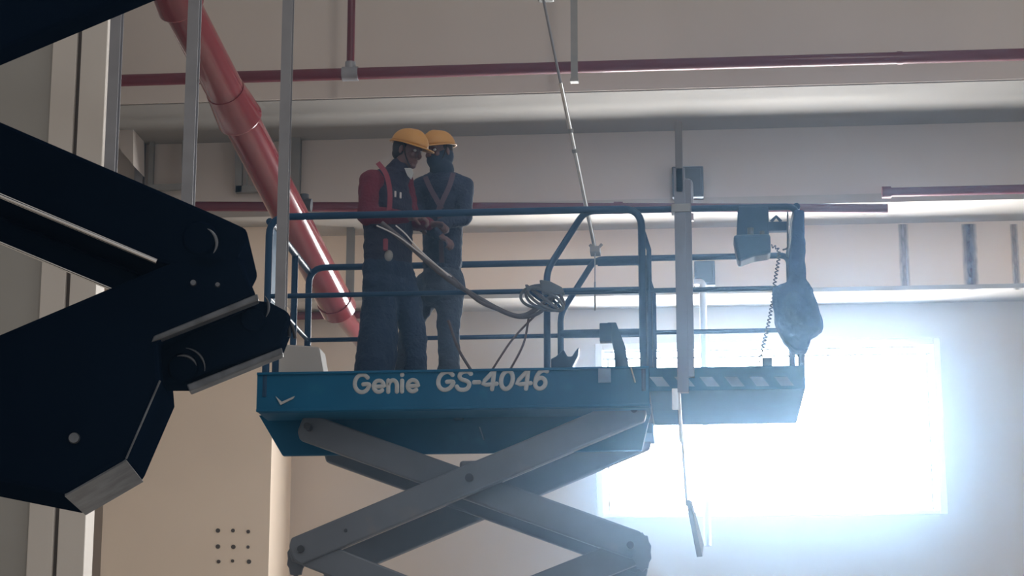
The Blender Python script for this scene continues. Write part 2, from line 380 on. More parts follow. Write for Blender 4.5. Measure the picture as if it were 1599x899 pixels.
# ================================================================ SCISSOR LIFT
YN, YF = 13.8, 15.32
zt = Z(800, 575, YN); zb = Z(800, 637, YN); zdk = zt - .15
xl, xm, xr = X(401, 600, YN), X(1014, 600, YN), X(1258, 590, YN)
zeb = Z(1150, 605, YN)
ztop = Z(800, 329, YN); zmid = Z(800, 454, YN)
lift = empty('scissor_lift', (( xl + xm) / 2, (YN + YF) / 2, 0))
tag(lift, 'blue scissor lift with grey crossed arms, its raised platform carrying two workers', 'scissor lift')
pn = MB()
pn.box((xl, YN, zb), (xm, YN + .03, zt)); s1 = pn.build('side_panel', M_BLUE, lift, bevel=.008)
MB().box((xl, YF - .03, zb), (xm, YF, zt)).build('side_panel', M_BLUE, lift, bevel=.008)
MB().box((xl, YN + .03, zb + .02), (xl + .03, YF - .03, zt)).build('end_panel', M_BLUE, lift)
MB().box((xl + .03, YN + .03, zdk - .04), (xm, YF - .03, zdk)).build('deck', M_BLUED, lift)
ub = MB()
ub.box((xl + .01, YN + .02, zb - .004), (xm, YN + .34, zb + .05)); ub.build('under_beam', M_BLUE, lift, bevel=.006)
ub = MB(); ub.box((xl + .01, YF - .55, zb - .02), (xm, YF - .02, zb + .05)); ub.build('under_beam', M_BLUE, lift, bevel=.006)
ub = MB(); ub.box((xl + .03, YN + .34, zb + .05), (xm, YF - .55, zb + .07)); ub.build('under_plate', M_BLUED, lift)
for q in (.12, .5, .88):
    xx = xl + (xm - xl) * q; MB().box((xx - .03, YN + .34, zb + .0), (xx + .03, YF - .55, zb + .05)).build('cross_member', M_BLUED, lift)
MB().prism([P(404, 648, YN + .46), P(441, 711, YN + .46), P(1002, 703, YN + .46), P(1016, 645, YN + .46)], (0, .05, 0)).build('lower_frame', M_BLUE, lift, bevel=.006)
# lip along the panel and latch plate
MB().box((xl, YN - .012, zt - .018), (xm, YN, zt)).box((xl, YN - .008, zb), (xm, YN, zb + .02)).build('panel_lip', M_BLUE, lift, bevel=.004)
q0 = P(432, 617, YN); MB().prism([P(430, 618, YN - .01), P(440, 627, YN - .01), P(460, 618, YN - .01), P(458, 622, YN - .01), P(438, 632, YN - .01)], (0, .01, 0)).build('latch_plate', M_TEXT, lift)
# extension deck
ex = MB(); ex.box((xm, YN + .03, zeb), (xr, YN + .055, zt - .004)); e1 = ex.build('extension_panel', M_BLUE, lift, bevel=.006)
MB().box((xm, YF - .055, zeb), (xr, YF - .03, zt - .004)).build('extension_panel', M_BLUE, lift, bevel=.006)
MB().box((xr - .025, YN + .055, zeb), (xr, YF - .055, zt - .004)).build('end_panel', M_BLUE, lift)
MB().box((xm - .2, YN + .055, zeb), (xr - .025, YF - .055, zeb + .05)).build('extension_deck', M_BLUE, lift)
MB().box((xm, YN + .024, zeb - .01), (xr, YN + .05, zeb + .012)).build('panel_lip', M_BLUE, lift)
st = MB()
for i in range(6):
    x = 1014 + i * 39
    st.prism([P(x, 588, YN + .028), P(x + 20, 588, YN + .028), P(x + 32, 603, YN + .028), P(x + 12, 603, YN + .028)], (0, .004, 0))
st.build('hazard_stripes', M_STRIPE, lift)
# small latch where main deck ends, plus plate
MB().box(P(934, 575, YN - .012), P(954, 597, YN)).build('capacity_plate', M_STRIPE, lift)
MB().tube([P(985, 573, YN - .01), P(992, 597, YN - .01)], .005, 6).build('pull_cable', M_TEXT, lift)
MB().tube([P(749, 667, YN + .3), P(757, 690, YN + .5), P(760, 706, YN + 1.0)], .004, 6).build('pull_cable', M_STRIPE, lift)
# lettering
def A(cx, cy, rx, ry, a0, a1, n=14): return [(cx + rx * math.cos(math.radians(a0 + (a1 - a0) * k / n)), cy + ry * math.sin(math.radians(a0 + (a1 - a0) * k / n))) for k in range(n + 1)]
GLYPH = {
 'G': (.92, [A(.46, .5, .36, .40, 42, 335) + [(.80, .46), (.52, .46)]]),
 'e': (.70, [[(.12, .34), (.60, .36)] + A(.37, .36, .25, .26, 10, 312)]),
 'n': (.68, [[(.14, .10), (.14, .62)], A(.36, .37, .21, .25, 170, 0) + [(.57, .10)]]),
 'i': (.30, [[(.14, .10), (.14, .60)], [(.14, .86), (.14, .88)]]),
 'S': (.78, [[(.66, .80), (.52, .90), (.34, .90), (.18, .82), (.15, .68), (.26, .56), (.46, .50), (.62, .40), (.64, .24), (.54, .12), (.36, .09), (.18, .13), (.08, .24)]]),
 '-': (.42, [[(.08, .42), (.32, .42)]]),
 '4': (.80, [[(.52, .90), (.08, .34), (.72, .34)], [(.54, .92), (.54, .10)]]),
 '0': (.78, [A(.38, .5, .27, .40, 0, 360, 22)]),
 '6': (.78, [[(.62, .86), (.44, .90), (.26, .80), (.15, .58), (.13, .36)] + A(.37, .33, .24, .24, 180, 520, 18)]),
 ' ': (.4, [])}
def text(body, x0, x1, ytop, ybase, shear, parent, name, rr=.10):
    a = P(x0, (ytop + ybase) / 2, YN); b = P(x1, (ytop + ybase) / 2, YN)
    zt_ = P((x0 + x1) / 2, ytop, YN).z; zb_ = P((x0 + x1) / 2, ybase, YN).z; H = zt_ - zb_
    Wd = sum(GLYPH[c][0] for c in body); sx = (b.x - a.x) / Wd; cx = 0; mb = MB()
    for c in body:
        wd, strokes = GLYPH[c]
        for st_ in strokes:
            tb = MB(); pts = [Vector((a.x + (cx + u) * sx + shear * v * H, 0, zb_ + v * H)) for u, v in st_]
            if len(pts) > 2: pts = spline(pts, 3)
            tb.tube(pts, rr * H, 10); tb.ball(pts[0], rr * H, 10, 8); tb.ball(pts[-1], rr * H, 10, 8)
            mb.add([Vector((v.x, YN - .001 + v.y * .3, v.z)) for v in tb.v], tb.f, True)
        cx += wd
    return mb.build(name, M_TEXT, parent)
text('Genie', 551, 655, 581, 615, 0, lift, 'brand_lettering')
text('GS-4046', 679, 856, 576, 611, .12, lift, 'model_lettering')
# guard rails
RT, RM = .025, .017
def V(x, Y, z): return Vector((x, Y, z))
x_l, x_r = X(417, 460, YN), X(1003, 450, YN)
for Y in (YN + .02, YF - .02):
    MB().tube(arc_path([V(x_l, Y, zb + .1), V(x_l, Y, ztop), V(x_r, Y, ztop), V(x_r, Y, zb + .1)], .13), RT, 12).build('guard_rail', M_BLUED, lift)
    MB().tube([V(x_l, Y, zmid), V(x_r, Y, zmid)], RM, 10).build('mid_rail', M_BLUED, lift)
for z, r in ((ztop - .03, RT), (zmid, RM)):
    MB().tube([V(x_l, YN + .02, z), V(x_l, YF - .02, z)], r, 10).build('end_rail', M_BLUED, lift)
for Y in (YN + .34, YN + .95):
    MB().tube([V(x_l, Y, zdk), V(x_l, Y, ztop - .03)], .024, 10).build('gate_post', M_BLUED, lift)
MB().box((x_l - .012, YN + .06, zmid - .10), (x_l + .012, YN + .56, ztop - .05)).build('gate_panel', M_BLUE, lift, bevel=.01)
ea, eb, ec = X(853, 500, YN), X(912, 330, YN), X(1248, 430, YN)
zel = Z(853, 418, YN)
for Y in (YN + .075, YF - .075):
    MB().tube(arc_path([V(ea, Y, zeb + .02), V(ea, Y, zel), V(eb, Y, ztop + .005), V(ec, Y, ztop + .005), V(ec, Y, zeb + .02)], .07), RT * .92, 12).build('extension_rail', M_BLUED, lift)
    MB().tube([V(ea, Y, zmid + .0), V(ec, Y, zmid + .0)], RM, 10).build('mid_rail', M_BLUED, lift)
    xx = X(1010, 500, YN); MB().tube([V(x_r + .045, Y, zeb), V(x_r + .045, Y, zmid + .28), V(x_r + .01, Y, zmid + .40)], .017, 10).build('rail_brace', M_BLUED, lift)
for z, r in ((ztop + .005, RT), (zmid, RM)):
    MB().tube([V(ec, YN + .075, z), V(ec, YF - .075, z)], r, 10).build('end_rail', M_BLUED, lift)
for z, x0 in ((ztop - .015, eb + .02), (zmid - .0, ea)):
    MB().tube([V(x0, YF - .075, z), V(x_r, YF - .075, z)], .032, 12).build('rail_sleeve', M_BLUED, lift)
# release lever and foot bracket between the rails
MB().prism([P(948, 503, YF - .14), P(962, 503, YF - .14), P(976, 540, YF - .14), P(988, 600, YF - .14), P(962, 600, YF - .14), P(958, 545, YF - .14)], (0, .05, 0)).build('release_lever', M_BLUED, lift, bevel=.006)
MB().box(P(936, 504, YF - .16), P(956, 536, YF - .08)).build('lever_bracket', M_BLUED, lift, bevel=.006)
# control box on the near top rail
cb = MB(); Y = YN + .0
cb.prism([P(1152, 322, Y), P(1200, 322, Y), P(1201, 372, Y), P(1150, 372, Y)], (0, .12, 0)); c1 = cb.build('control_mount', M_BLUED, lift, bevel=.01)
cb = MB(); cb.prism([P(1145, 366, Y - .06), P(1203, 364, Y - .06), P(1204, 395, Y - .06), P(1178, 399, Y - .06), P(1153, 408, Y - .06), P(1148, 385, Y - .06)], (0, .2, 0))
c2 = cb.build('control_box', M_BLUED, lift, bevel=.02)
MB().tube([P(1172, 366, Y - .0), P(1172, 356, Y - .0)], .02, 10).build('joystick', M_PIN, c2)
MB().tube([P(1190, 366, Y - .03), P(1190, 361, Y - .03)], .016, 10).build('stop_button', M_PIN, c2)
MB().box(P(1199, 346, Y), P(1230, 363, Y + .06)).tube([P(1204, 346, Y + .03), P(1212, 338, Y + .03), P(1220, 346, Y + .03)], .012, 8).build('outlet_box', M_BLUED, lift, bevel=.006)
MB().tube(arc_path([P(1230, 330, Y), P(1230, 388, Y), P(1222, 390, Y)], .02), .006, 8).build('wire', M_PIN, lift)
# coiled control cord
def coil(pts, r, turns, tr, n=14):
    pts = spline(pts, 12); L = [0]
    for i in range(1, len(pts)): L.append(L[-1] + (pts[i] - pts[i - 1]).length)
    N = turns * n; out = []
    for k in range(N + 1):
        s = L[-1] * k / N; i = 1
        while i < len(L) - 1 and L[i] < s: i += 1
        p = pts[i - 1].lerp(pts[i], (s - L[i - 1]) / max(1e-6, L[i] - L[i - 1])); t = (pts[i] - pts[i - 1]).normalized()
        a = t.cross(Vector((0, 1, 0))).normalized(); b = t.cross(a); th = 2 * math.pi * k / n
        out.append(p + (a * math.cos(th) + b * math.sin(th)) * r)
    return MB().tube(out, tr, 6)
coil([P(1204, 384, Y), P(1214, 388, Y), P(1216, 402, Y), P(1210, 440, Y + .02), P(1203, 490, Y + .04), P(1193, 535, Y + .05), P(1184, 570, Y + .05)], .010, 34, .0042).build('coiled_cord', M_PIN, lift)
MB().box(P(1190, 558, YN + .06), P(1206, 574, YN + .12)).build('cord_socket', M_BLUED, lift, bevel=.005)

# scissor arms: flat tubes between pins, near and far pair, repeated down to the base
def arm(x0, z0, x1, z1, Y, name='scissor_arm', h=.19, m=M_ARM, dep=.09, ext=.07):
    a = Vector((x0, Y, z0)); b = Vector((x1, Y, z1)); d = (b - a).normalized(); n = Vector((-d.z, 0, d.x)) * h / 2
    a -= d * ext; b += d * ext; c = d * .035
    pts = [a - n + c, b - n - c, b - n * .5, b + n * .5, b + n - c, a + n + c, a + n * .5, a - n * .5]
    return MB().prism(pts, (0, dep, 0)).build(name, m, lift, bevel=.012)
def pin(x, z, Y0, Y1, r=.03): return MB().tube([(x, Y0, z), (x, Y1, z)], r, 16).build('pivot_pin', M_PIN, lift)
ya = YN + .14; yb = YN + .25; yc = YF - .24; yd = YF - .13
LL = P(470, 857, ya); CC = P(733, 746, ya); RU = P(990, 639, ya)
RL = P(985, 848, yb); CI = P(733, 750, yb); LU = P(483, 668, yb)
CI.x, CI.z = CC.x, CC.z
for y_o, y_i in ((ya, yb), (yd, yc)):
    arm(LL.x, LL.z, RU.x, RU.z, y_o)
    arm(LU.x, LU.z, RL.x, RL.z, y_i)
pin(CC.x, CC.z, ya - .02, yd + .11, .028); pin(LL.x, LL.z, ya - .015, yd + .11, .024); pin(RL.x, LL.z + .005, ya - .015, yd + .11, .024)
pin(LU.x, LU.z, ya + .02, yd + .05, .024); pin(RU.x, RU.z, ya - .01, yd + .1, .024)
MB().box((CC.x - .07, ya + .02, CC.z + .06), (CC.x + .07, yb + .1, CC.z + .12)).build('cylinder_bracket', M_ARM, lift, bevel=.02)
# serrated end plates seen at the lower joints
for px_, py_ in ((1003, 862), (463, 872)):
    j = P(px_, py_, yb); vs = []
    for k in range(20):
        th = 2 * math.pi * k / 20; rr = .115 if k % 2 else .10; vs.append(j + Vector((rr * math.cos(th) * .55, -.02, rr * math.sin(th) * 1.15)))
    MB().prism(vs, (0, .03, 0)).build('link_plate', M_ARM, lift, bevel=.004)
for xx, yy in ((540, 828),):
    q = P(xx, yy, ya); MB().tube([q + Vector((0, -.006, 0)), q + Vector((0, .01, 0))], .012, 10).build('bolt_hole', M_PIN, lift)
zc = LL.z; dz = .86; base = .45; k = 0
while zc > base + .3:
    zn = max(base, zc - dz)
    for y_o, y_i in ((ya, yb), (yd, yc)):
        arm(LL.x, zn, RL.x, zc - .02, (y_i if k % 2 == 0 else y_o) + .02)
        arm(LL.x, zc, RL.x, zn, (y_o if k % 2 == 0 else y_i) + .02)
    pin((LL.x + RL.x) / 2, (zc + zn) / 2, ya, yd + .09); zc = zn; k += 1
MB().box((xl, YN + .1, .22), (xm, YF - .1, .48)).build('chassis', M_BLUE, lift, bevel=.02)
for x in (xl + .35, xm - .35):
    for Y in (YN + .02, YF - .17): MB().tube([(x, Y, .2), (x, Y + .15, .2)], .2, 24).build('wheel', M_RUB, lift)

# ================================================================ STEEL MAST strapped to the near rail
YM = YN - .07
mast = empty('steel_mast', P(1085, 865, YM)); tag(mast, 'upright grey steel mast fastened to the lift guardrail and hanging below the deck', 'mast')
def vbox(x, y0, y1, wpx, m, name, dep=.05, Y=YM, xo=None):
    a = P(x, y0, Y); b = P(x, y1, Y); hw = wpx / 2 / FPX * Y; xc = X(1063, 400, YM) if xo is None else xo
    mb = MB(); mb.box((xc - hw, Y, b.z), (xc + hw, Y + dep, a.z)); return mb.build(name, m, mast, bevel=.003)
vbox(1060, 190, 300, 12, mat('dark_tube', (.12, .11, .11), .6), 'inner_tube', .04)
vbox(1063, 262, 612, 18, M_MAST, 'outer_tube', .055)
MB().box((X(1071, 400, YM), YM + .01, Z(1063, 588, YM)), (X(1081, 400, YM), YM + .05, Z(1063, 280, YM))).build('side_channel', M_MAST, mast, bevel=.003)
MB().box(P(1048, 318, YM - .012), P(1078, 336, YM + .09)).build('rail_clamp', M_GALVD, mast, bevel=.004)
MB().box(P(1049, 606, YM), P(1059, 640, YM + .03)).build('foot_block', mat('pale_block', (.8, .8, .8), .4), mast, bevel=.006)
MB().tube([P(1060, 606, YM + .02), P(1064, 690, YM + .02)], .014, 10).build('drop_rod', M_STEEL, mast)
MB().tube([P(1063, 650, YM + .02), P(1073, 790, YM + .02)], .011, 10).build('drop_rod', M_STEEL, mast)
MB().prism([P(1071, 780, YM), P(1077, 780, YM), P(1097, 868, YM), P(1088, 869, YM)], (0, .03, 0)).build('spear_end', M_GALVD, mast, bevel=.002)
MB().prism([P(1077, 780, YM + .005), P(1081, 782, YM + .005), P(1099, 850, YM + .005), P(1097, 868, YM + .005)], (0, .02, 0)).build('spear_flange', M_STEEL, mast)

# ================================================================ THINGS ON THE PLATFORM
bd = MB(); Yb = YN + .5
bd.prism([P(428, 536, Yb), P(498, 541, Yb), V(P(515, 600, Yb).x, Yb, zdk), V(P(428, 600, Yb).x, Yb, zdk)], (0, .25, 0))
ob = bd.build('board_stack', M_BOARD, bevel=.01); tag(ob, 'pale grey board stack standing on the left end of the lift deck', 'board')
# cables from the workers to the rail and the knot hung there
cab = empty('cable_bundle', P(850, 460, YN - .03)); tag(cab, 'tangled grey cable looped over the lift guardrail right of the workers', 'cable')
Yk = YN - .03
MB().tube(spline([P(596, 348, Yk - .12), P(640, 384, Yk - .12), P(690, 428, Yk - .1), P(735, 458, Yk), P(790, 488, Yk), P(820, 492, Yk), P(852, 470, Yk), P(872, 450, Yk)]), .017, 10).build('hose', M_HOSE, cab)
MB().tube(spline([P(700, 428, Yk - .06), P(745, 468, Yk - .02), P(780, 484, Yk - .02), P(812, 495, Yk), P(842, 488, Yk), P(868, 462, Yk)]), .013, 10).build('hose', M_HOSE, cab)
for i in range(5):
    a0 = random.uniform(-6, 6)
    pts = [P(850 + a0 + 32 * math.cos(t_) * (1 - .06 * i), 466 + a0 * .6 + 18 * math.sin(t_ + .4 * i), Yk - .02 * (i % 3)) for t_ in [2 * math.pi * q / 10 for q in range(11)]]
    MB().tube(spline(pts, 5), .010, 8).build('loop', (M_RUB, M_HOSE, M_RUB, M_BLUED, M_HOSE)[i], cab)
MB().prism([P(842, 436, Yk - .05), P(858, 438, Yk - .05), P(878, 448, Yk - .05), P(882, 458, Yk - .05), P(846, 458, Yk - .05)], (0, .07, 0)).build('tie_wrap', M_RUB, cab, bevel=.01)
for a_, b_, c_ in (((838, 490), (800, 530), (768, 578)), ((826, 492), (818, 535), (796, 578))):
    MB().tube(spline([P(*a_, Yk + .1), P(*b_, Yk + .12), P(*c_, Yk + .15)]), .0075, 8).build('rope_tail', M_ROPE, cab)
rp = MB().tube(spline([P(700, 500, YN + .3), P(716, 545, YN + .3), P(738, 582, YN + .28), P(746, 600, YN + .28)]), .010, 8)
tag(rp.build('rope', M_ROPE), 'short brown rope hanging beside the leg of the right worker', 'rope')
# tool with hooked claw in the middle of the deck
tl = MB(); Yt = YF - .35
tl.prism([P(868, 556, Yt), P(880, 545, Yt), P(886, 556, Yt), P(893, 556, Yt), P(898, 548, Yt), P(904, 541, Yt), (P(903, 555, Yt)), P(894, 572, Yt), V(P(894, 600, Yt).x, Yt, zdk), V(P(862, 600, Yt).x, Yt, zdk), P(860, 560, Yt)], (0, .08, 0))
tag(tl.build('tool_holder', M_BLUED, bevel=.008), 'dark blue hooked tool standing on the deck behind the near rail', 'tool')
# jacket hung on the end post
jk = MB(); Yj = YN - .06
jk.prism([P(x, y, Yj) for x, y in ((1240, 326), (1256, 326), (1258, 400), (1259, 436), (1270, 450), (1287, 511), (1266, 525), (1260, 548), (1240, 546), (1224, 527), (1212, 502), (1205, 448), (1230, 438), (1234, 390))], (0, .17, 0))
jk.ball(P(1240, 480, Yj + .03), (.08, .09, .12)); jk.ball(P(1256, 500, Yj + .03), (.07, .07, .08))
oj = jk.build('jacket', M_BAG, remesh=.012, smooth=7, disp=.02)
tag(oj, 'blue cloth jacket hung bunched on the right end post of the lift', 'jacket')

# ================================================================ PEOPLE
M_SKIN = mat('skin', (.12, .062, .06), .55, var=.08, scale=12)
M_MAROON = mat('maroon_cloth', (.11, .006, .022), .85, var=.12, scale=9, bump=.5)
M_NAVY = mat('navy_cloth', (.010, .012, .034), .85, var=.15, scale=9, bump=.5)
M_NAVY2 = mat('navy_jacket', (.010, .020, .05), .8, var=.15, scale=9, bump=.5)
M_TROU = mat('blue_overall', (.006, .022, .060), .85, var=.12, scale=7, bump=.6)
M_TROU2 = mat('slate_trousers', (.035, .05, .08), .85, var=.12, scale=7, bump=.6)
M_HELM = mat('helmet_yellow', (.44, .215, .05), .6, var=.05)
M_STRAP = mat('harness_pink', (.20, .035, .06), .7, var=.1)
M_STRAP2 = mat('harness_grey', (.075, .05, .075), .7, var=.1)
M_BOOT = mat('boot_black', (.012, .012, .014), .5)
M_HAIR = mat('hair_dark', (.012, .01, .012), .7)
M_EYE = mat('eye', (.5, .5, .5), .2); M_BALA = mat('face_cloth', (.014, .028, .055), .9, var=.15, scale=12)

HS = 1.08
def head_geo(mb, c, fwd, up):
    f = Vector(fwd).normalized(); u = Vector(up); u = (u - f * u.dot(f)).normalized(); s = f.cross(u)
    M = Matrix((f, s, u)).transposed()
    def L(x, y, z): return c + M @ Vector((x, y, z)) * HS
    mb.ell(L(-.012, 0, .02), (.095, .076, .098), M, 24, 16)
    mb.ell(L(.018, 0, -.045), (.068, .057, .072), M, 20, 12)      # jaw
    mb.ell(L(.066, 0, -.088), (.024, .026, .022), M)                # chin
    mb.ell(L(.074, 0, .030), (.018, .052, .014), M)                 # brow
    mb.tube([L(.084, 0, .018), L(.096, 0, -.008), L(.104, 0, -.022)], 0, 10, True, [.009, .012, .016]); mb.ell(L(.100, 0, -.024), (.016, .018, .012), M)
    mb.ell(L(.078, 0, -.054), (.016, .026, .008), M); mb.ell(L(.076, 0, -.066), (.016, .023, .009), M)
    for k in (-1, 1):
        mb.ell(L(.066, k * .037, -.018), (.022, .022, .024), M)     # cheek
        mb.ell(L(-.004, k * .078, -.006), (.018, .009, .032), M)     # ear
    return L, M
def hand_geo(mb, wrist, direction, palm_n, side, curl=.9):
    d = Vector(direction).normalized(); n = Vector(palm_n); n = (n - d * n.dot(d)).normalized(); s = d.cross(n) * side
    M = Matrix((d, s, n)).transposed()
    mb.ell(wrist + d * .048, (.052, .042, .017), M, 16, 10)
    for i, (off, ln) in enumerate(((-.030, .066), (-.010, .076), (.011, .071), (.030, .056))):
        p = wrist + d * .088 + s * off; ang = .25; r = .0098
        for j, fr_ in enumerate((.45, .32, .23)):
            ang += curl * (.9 if j else .35); dd = d * math.cos(ang) + n * math.sin(ang); q = p + dd * ln * fr_
            mb.cone(p, q, r, r * .9); p = q; r *= .9
    p = wrist + d * .03 - s * .036; q = p + (d * .5 - s * .6 + n * .4).normalized() * .038; r_ = q + (d * .7 + n * .7).normalized() * .03
    mb.cone(p, q, .0125, .011); mb.cone(q, r_, .011, .009)
def flat_strap(mb, pts, wd, th, nrm=(0, -1, 0)):
    pts = spline(pts, 6); nrm = Vector(nrm); vs = []; fs = []
    for i, p in enumerate(pts):
        t = (pts[min(i + 1, len(pts) - 1)] - pts[max(0, i - 1)]).normalized(); a = t.cross(nrm).normalized() * wd / 2; n = nrm * th
        vs += [p - a, p + a, p + a + n, p - a + n]
    for i in range(len(pts) - 1):
        for k in range(4): fs.append((i * 4 + k, i * 4 + (k + 1) % 4, (i + 1) * 4 + (k + 1) % 4, (i + 1) * 4 + k))
    fs += [(3, 2, 1, 0), tuple(len(vs) - 4 + k for k in range(4))]
    return mb.add(vs, fs)
def helmet(c, fwd, up, root):
    f = Vector(fwd).normalized(); u = Vector(up); u = (u - f * u.dot(f)).normalized(); s = f.cross(u); M = Matrix((f, s, u)).transposed()
    def L(x, y, z): return c + M @ Vector((x, y, z)) * HS
    N = 32; rings = 9; vs = []; fs = []
    for shell in (1.0, .95):
        for i in range(rings + 1):
            ph = math.pi / 2 * i / rings
            for k in range(N):
                th = 2 * math.pi * k / N; rr = math.cos(ph) ** .8 if i < rings else .02
                ridge = .006 * max(0, 1 - abs(math.sin(th)) * 4) if i > 1 else 0
                vs.append(L(.132 * shell * rr * math.cos(th), .108 * shell * rr * math.sin(th), .108 * shell * math.sin(ph) + ridge))
    B = (rings + 1) * N
    for i in range(rings):
        for k in range(N):
            a, b, c2, d = i * N + k, i * N + (k + 1) % N, (i + 1) * N + (k + 1) % N, (i + 1) * N + k
            fs.append((a, b, c2, d)); fs.append((B + d, B + c2, B + b, B + a))
    for k in range(N): fs.append((k, B + k, B + (k + 1) % N, (k + 1) % N))
    fs.append(tuple(rings * N + k for k in range(N)))
    h = MB().add(vs, fs, True).build('helmet', M_HELM, root)
    vs = []; fs = []
    for z in (.004, -.004):
        for k in range(N):
            th = 2 * math.pi * k / N; e = .012 + .045 * max(0, math.cos(th)) ** 2
            vs.append(L(.126 * math.cos(th), .102 * math.sin(th), z)); vs.append(L((.132 + e) * math.cos(th), (.108 + e * .6) * math.sin(th), z - .012 * max(0, math.cos(th))))
    for k in range(N):
        j = (k + 1) % N; o2 = 2 * N
        fs += [(2 * k, 2 * k + 1, 2 * j + 1, 2 * j), (o2 + 2 * j, o2 + 2 * j + 1, o2 + 2 * k + 1, o2 + 2 * k), (2 * k + 1, o2 + 2 * k + 1, o2 + 2 * j + 1, 2 * j + 1), (2 * k, 2 * j, o2 + 2 * j, o2 + 2 * k)]
    MB().add(vs, fs, True).build('brim', M_HELM, h)
    cs = MB(); cs.tube(spline([L(.01, .088, -.0), L(.035, .074, -.07), L(.06, .03, -.128), L(.06, -.03, -.128), L(.035, -.074, -.07), L(.01, -.088, -.0)]), .005, 6)
    cs.build('chin_strap', M_HAIR, h)
    return h

def person(label, Y0, j, fwd, mats, face_cloth=False):
    W = lambda t: P(t[0], t[1], Y0 + (t[2] if len(t) > 2 else 0))
    root = empty('person', V(W(j['pelvis']).x, Y0, zdk)); tag(root, label, 'person')
    pel, chest, neck, head = W(j['pelvis']), W(j['chest']), W(j['neck']), W(j['head'])
    ff = Vector(fwd); hf_ = Vector(j['look']); hu = Vector(j.get('up', (0, 0, 1)))
    sh = [W(a) for a in j['sh']]; el = [W(a) for a in j['el']]; wr = [W(a) for a in j['wr']]
    hp = [W(a) for a in j['hip']]; kn = [W(a) for a in j['knee']]; an = [W(a) for a in j['ank']]
    for a in an: a.z = zdk + .10
    b = MB()
    b.cone(pel, chest, .12, .12); b.cone(chest, neck, .11, .055); b.cone(neck, head + Vector((0, 0, -.03)), .052, .055)
    L, M = head_geo(b, head, hf_, hu)
    side = ff.cross(Vector((0, 0, 1))).normalized()
    for k in (0, 1):
        b.cone(neck - Vector((0, 0, .03)), sh[k], .05, .055); b.cone(sh[k], el[k], .05, .04); b.cone(el[k], wr[k], .038, .027)
        d = (wr[k] - el[k]).normalized(); hd = Vector(j['hdir'][k]) if 'hdir' in j else d
        b.cone(wr[k], wr[k] + hd.normalized() * .03, .026, .024)
        hand_geo(b, wr[k] + hd.normalized() * .02, hd, j['pn'][k], 1 if k == 0 else -1)
        b.cone(hp[k], kn[k], .08, .055); b.cone(kn[k], an[k], .052, .038)
        b.cone(an[k], an[k] + ff * .12 + Vector((0, 0, -.05)), .038, .03)
        b.cone(pel, hp[k], .1, .08)
    b.build('body', M_SKIN, root, remesh=.0055, smooth=2)
    t = MB(); jw = j.get('jw', 1)
    # upper garment
    Mt = Matrix((ff, side, Vector((0, 0, 1)))).transposed()
    for q in range(9):
        f_ = q / 8; c = pel.lerp(chest, f_) if f_ < 1 else chest
        t.ell(c, (.145 - .01 * f_, .175 * jw + .02 * f_, .12), Mt, 20, 12)
    t.ell(chest + Vector((0, 0, .08)), (.125, .185, .12), Mt); t.cone(chest + Vector((0, 0, .1)), neck, .11, .07)
    for k in (0, 1): t.cone(neck - Vector((0, 0, .05)), sh[k], .07, .078); t.cone(sh[k], chest, .075, .12)
    if j.get('sleeve') is None:
        for k in (0, 1): t.cone(sh[k], el[k], .076, .062); t.cone(el[k], wr[k], .060, .043)
        t.build(mats['top_name'], mats['top'], root, remesh=.011, smooth=5, disp=.022)
    else:
        t.build(mats['top_name'], mats['top'], root, remesh=.011, smooth=5, disp=.022)
        s_ = MB()
        for k in (0, 1):
            s_ = MB(); s_.cone(sh[k] + Vector((0, 0, .0)), el[k], .092, .078); s_.cone(el[k], el[k].lerp(wr[k], .92), .070, .046)
            s_.build('sleeve', j['sleeve'], root, remesh=.010, smooth=4, disp=.022)
    cl_ = MB(); cl_.tube([neck + Vector((0, 0, -.05)), neck + Vector((0, 0, .02))], 0, 20, True, [.082, .070]); cl_.build('collar', mats['top'], root)
    l = MB()
    l.ell(pel + Vector((0, 0, .03)), (.155, .19 * jw, .14), Mt, 20, 12); l.ell(pel + Vector((0, 0, -.07)), (.155, .19 * jw, .13), Mt, 20, 12)
    kr = j.get('kr', (.095, .095)); ar = j.get('ar', (.08, .08))
    for k in (0, 1): l.cone(hp[k], kn[k], .115, kr[k]); l.cone(kn[k], an[k] + Vector((0, 0, -.02)), kr[k], ar[k])
    l.build('trousers', mats['legs'], root, remesh=.012, smooth=4, disp=.030)
    for k in (0, 1):
        fo = Vector(j['foot'][k]).normalized(); q = an[k]
        bt = MB(); bt.cone(q + Vector((0, 0, .06)), q + Vector((0, 0, -.03)), .058, .052)
        bt.cone(q + Vector((0, 0, -.055)) - fo * .03, q + Vector((0, 0, -.06)) + fo * .15, .043, .038)
        bt.build('boot', M_BOOT, root, remesh=.009, smooth=3)
    # hair, eyes, face cloth, helmet
    hr = MB(); hr.ell(L(-.026, 0, .022), (.098, .083, .10), M, 20, 12); hr.ell(L(-.05, 0, -.03), (.06, .07, .05), M, 16, 10); hr.build('hair', M_HAIR, root, remesh=.008, smooth=2)
    for k in (-1, 1):
        MB().ell(L(.074, k * .031, .010), (.012, .013, .010), M, 12, 8).build('eye', M_EYE, root)
    if face_cloth:
        fc = MB(); fc.ell(L(.022, 0, -.052), (.088, .074, .072), M, 20, 12); fc.ell(L(-.02, 0, -.03), (.10, .09, .09), M, 20, 12); fc.cone(L(0, 0, -.09), neck, .075, .09)
        fc.build('face_cloth', M_BALA, root, remesh=.009, smooth=3, disp=.01)
    helmet(L(.0, 0, .040), hf_, hu, root)
    return root, W, (pel, chest, neck, head, sh, el, wr)

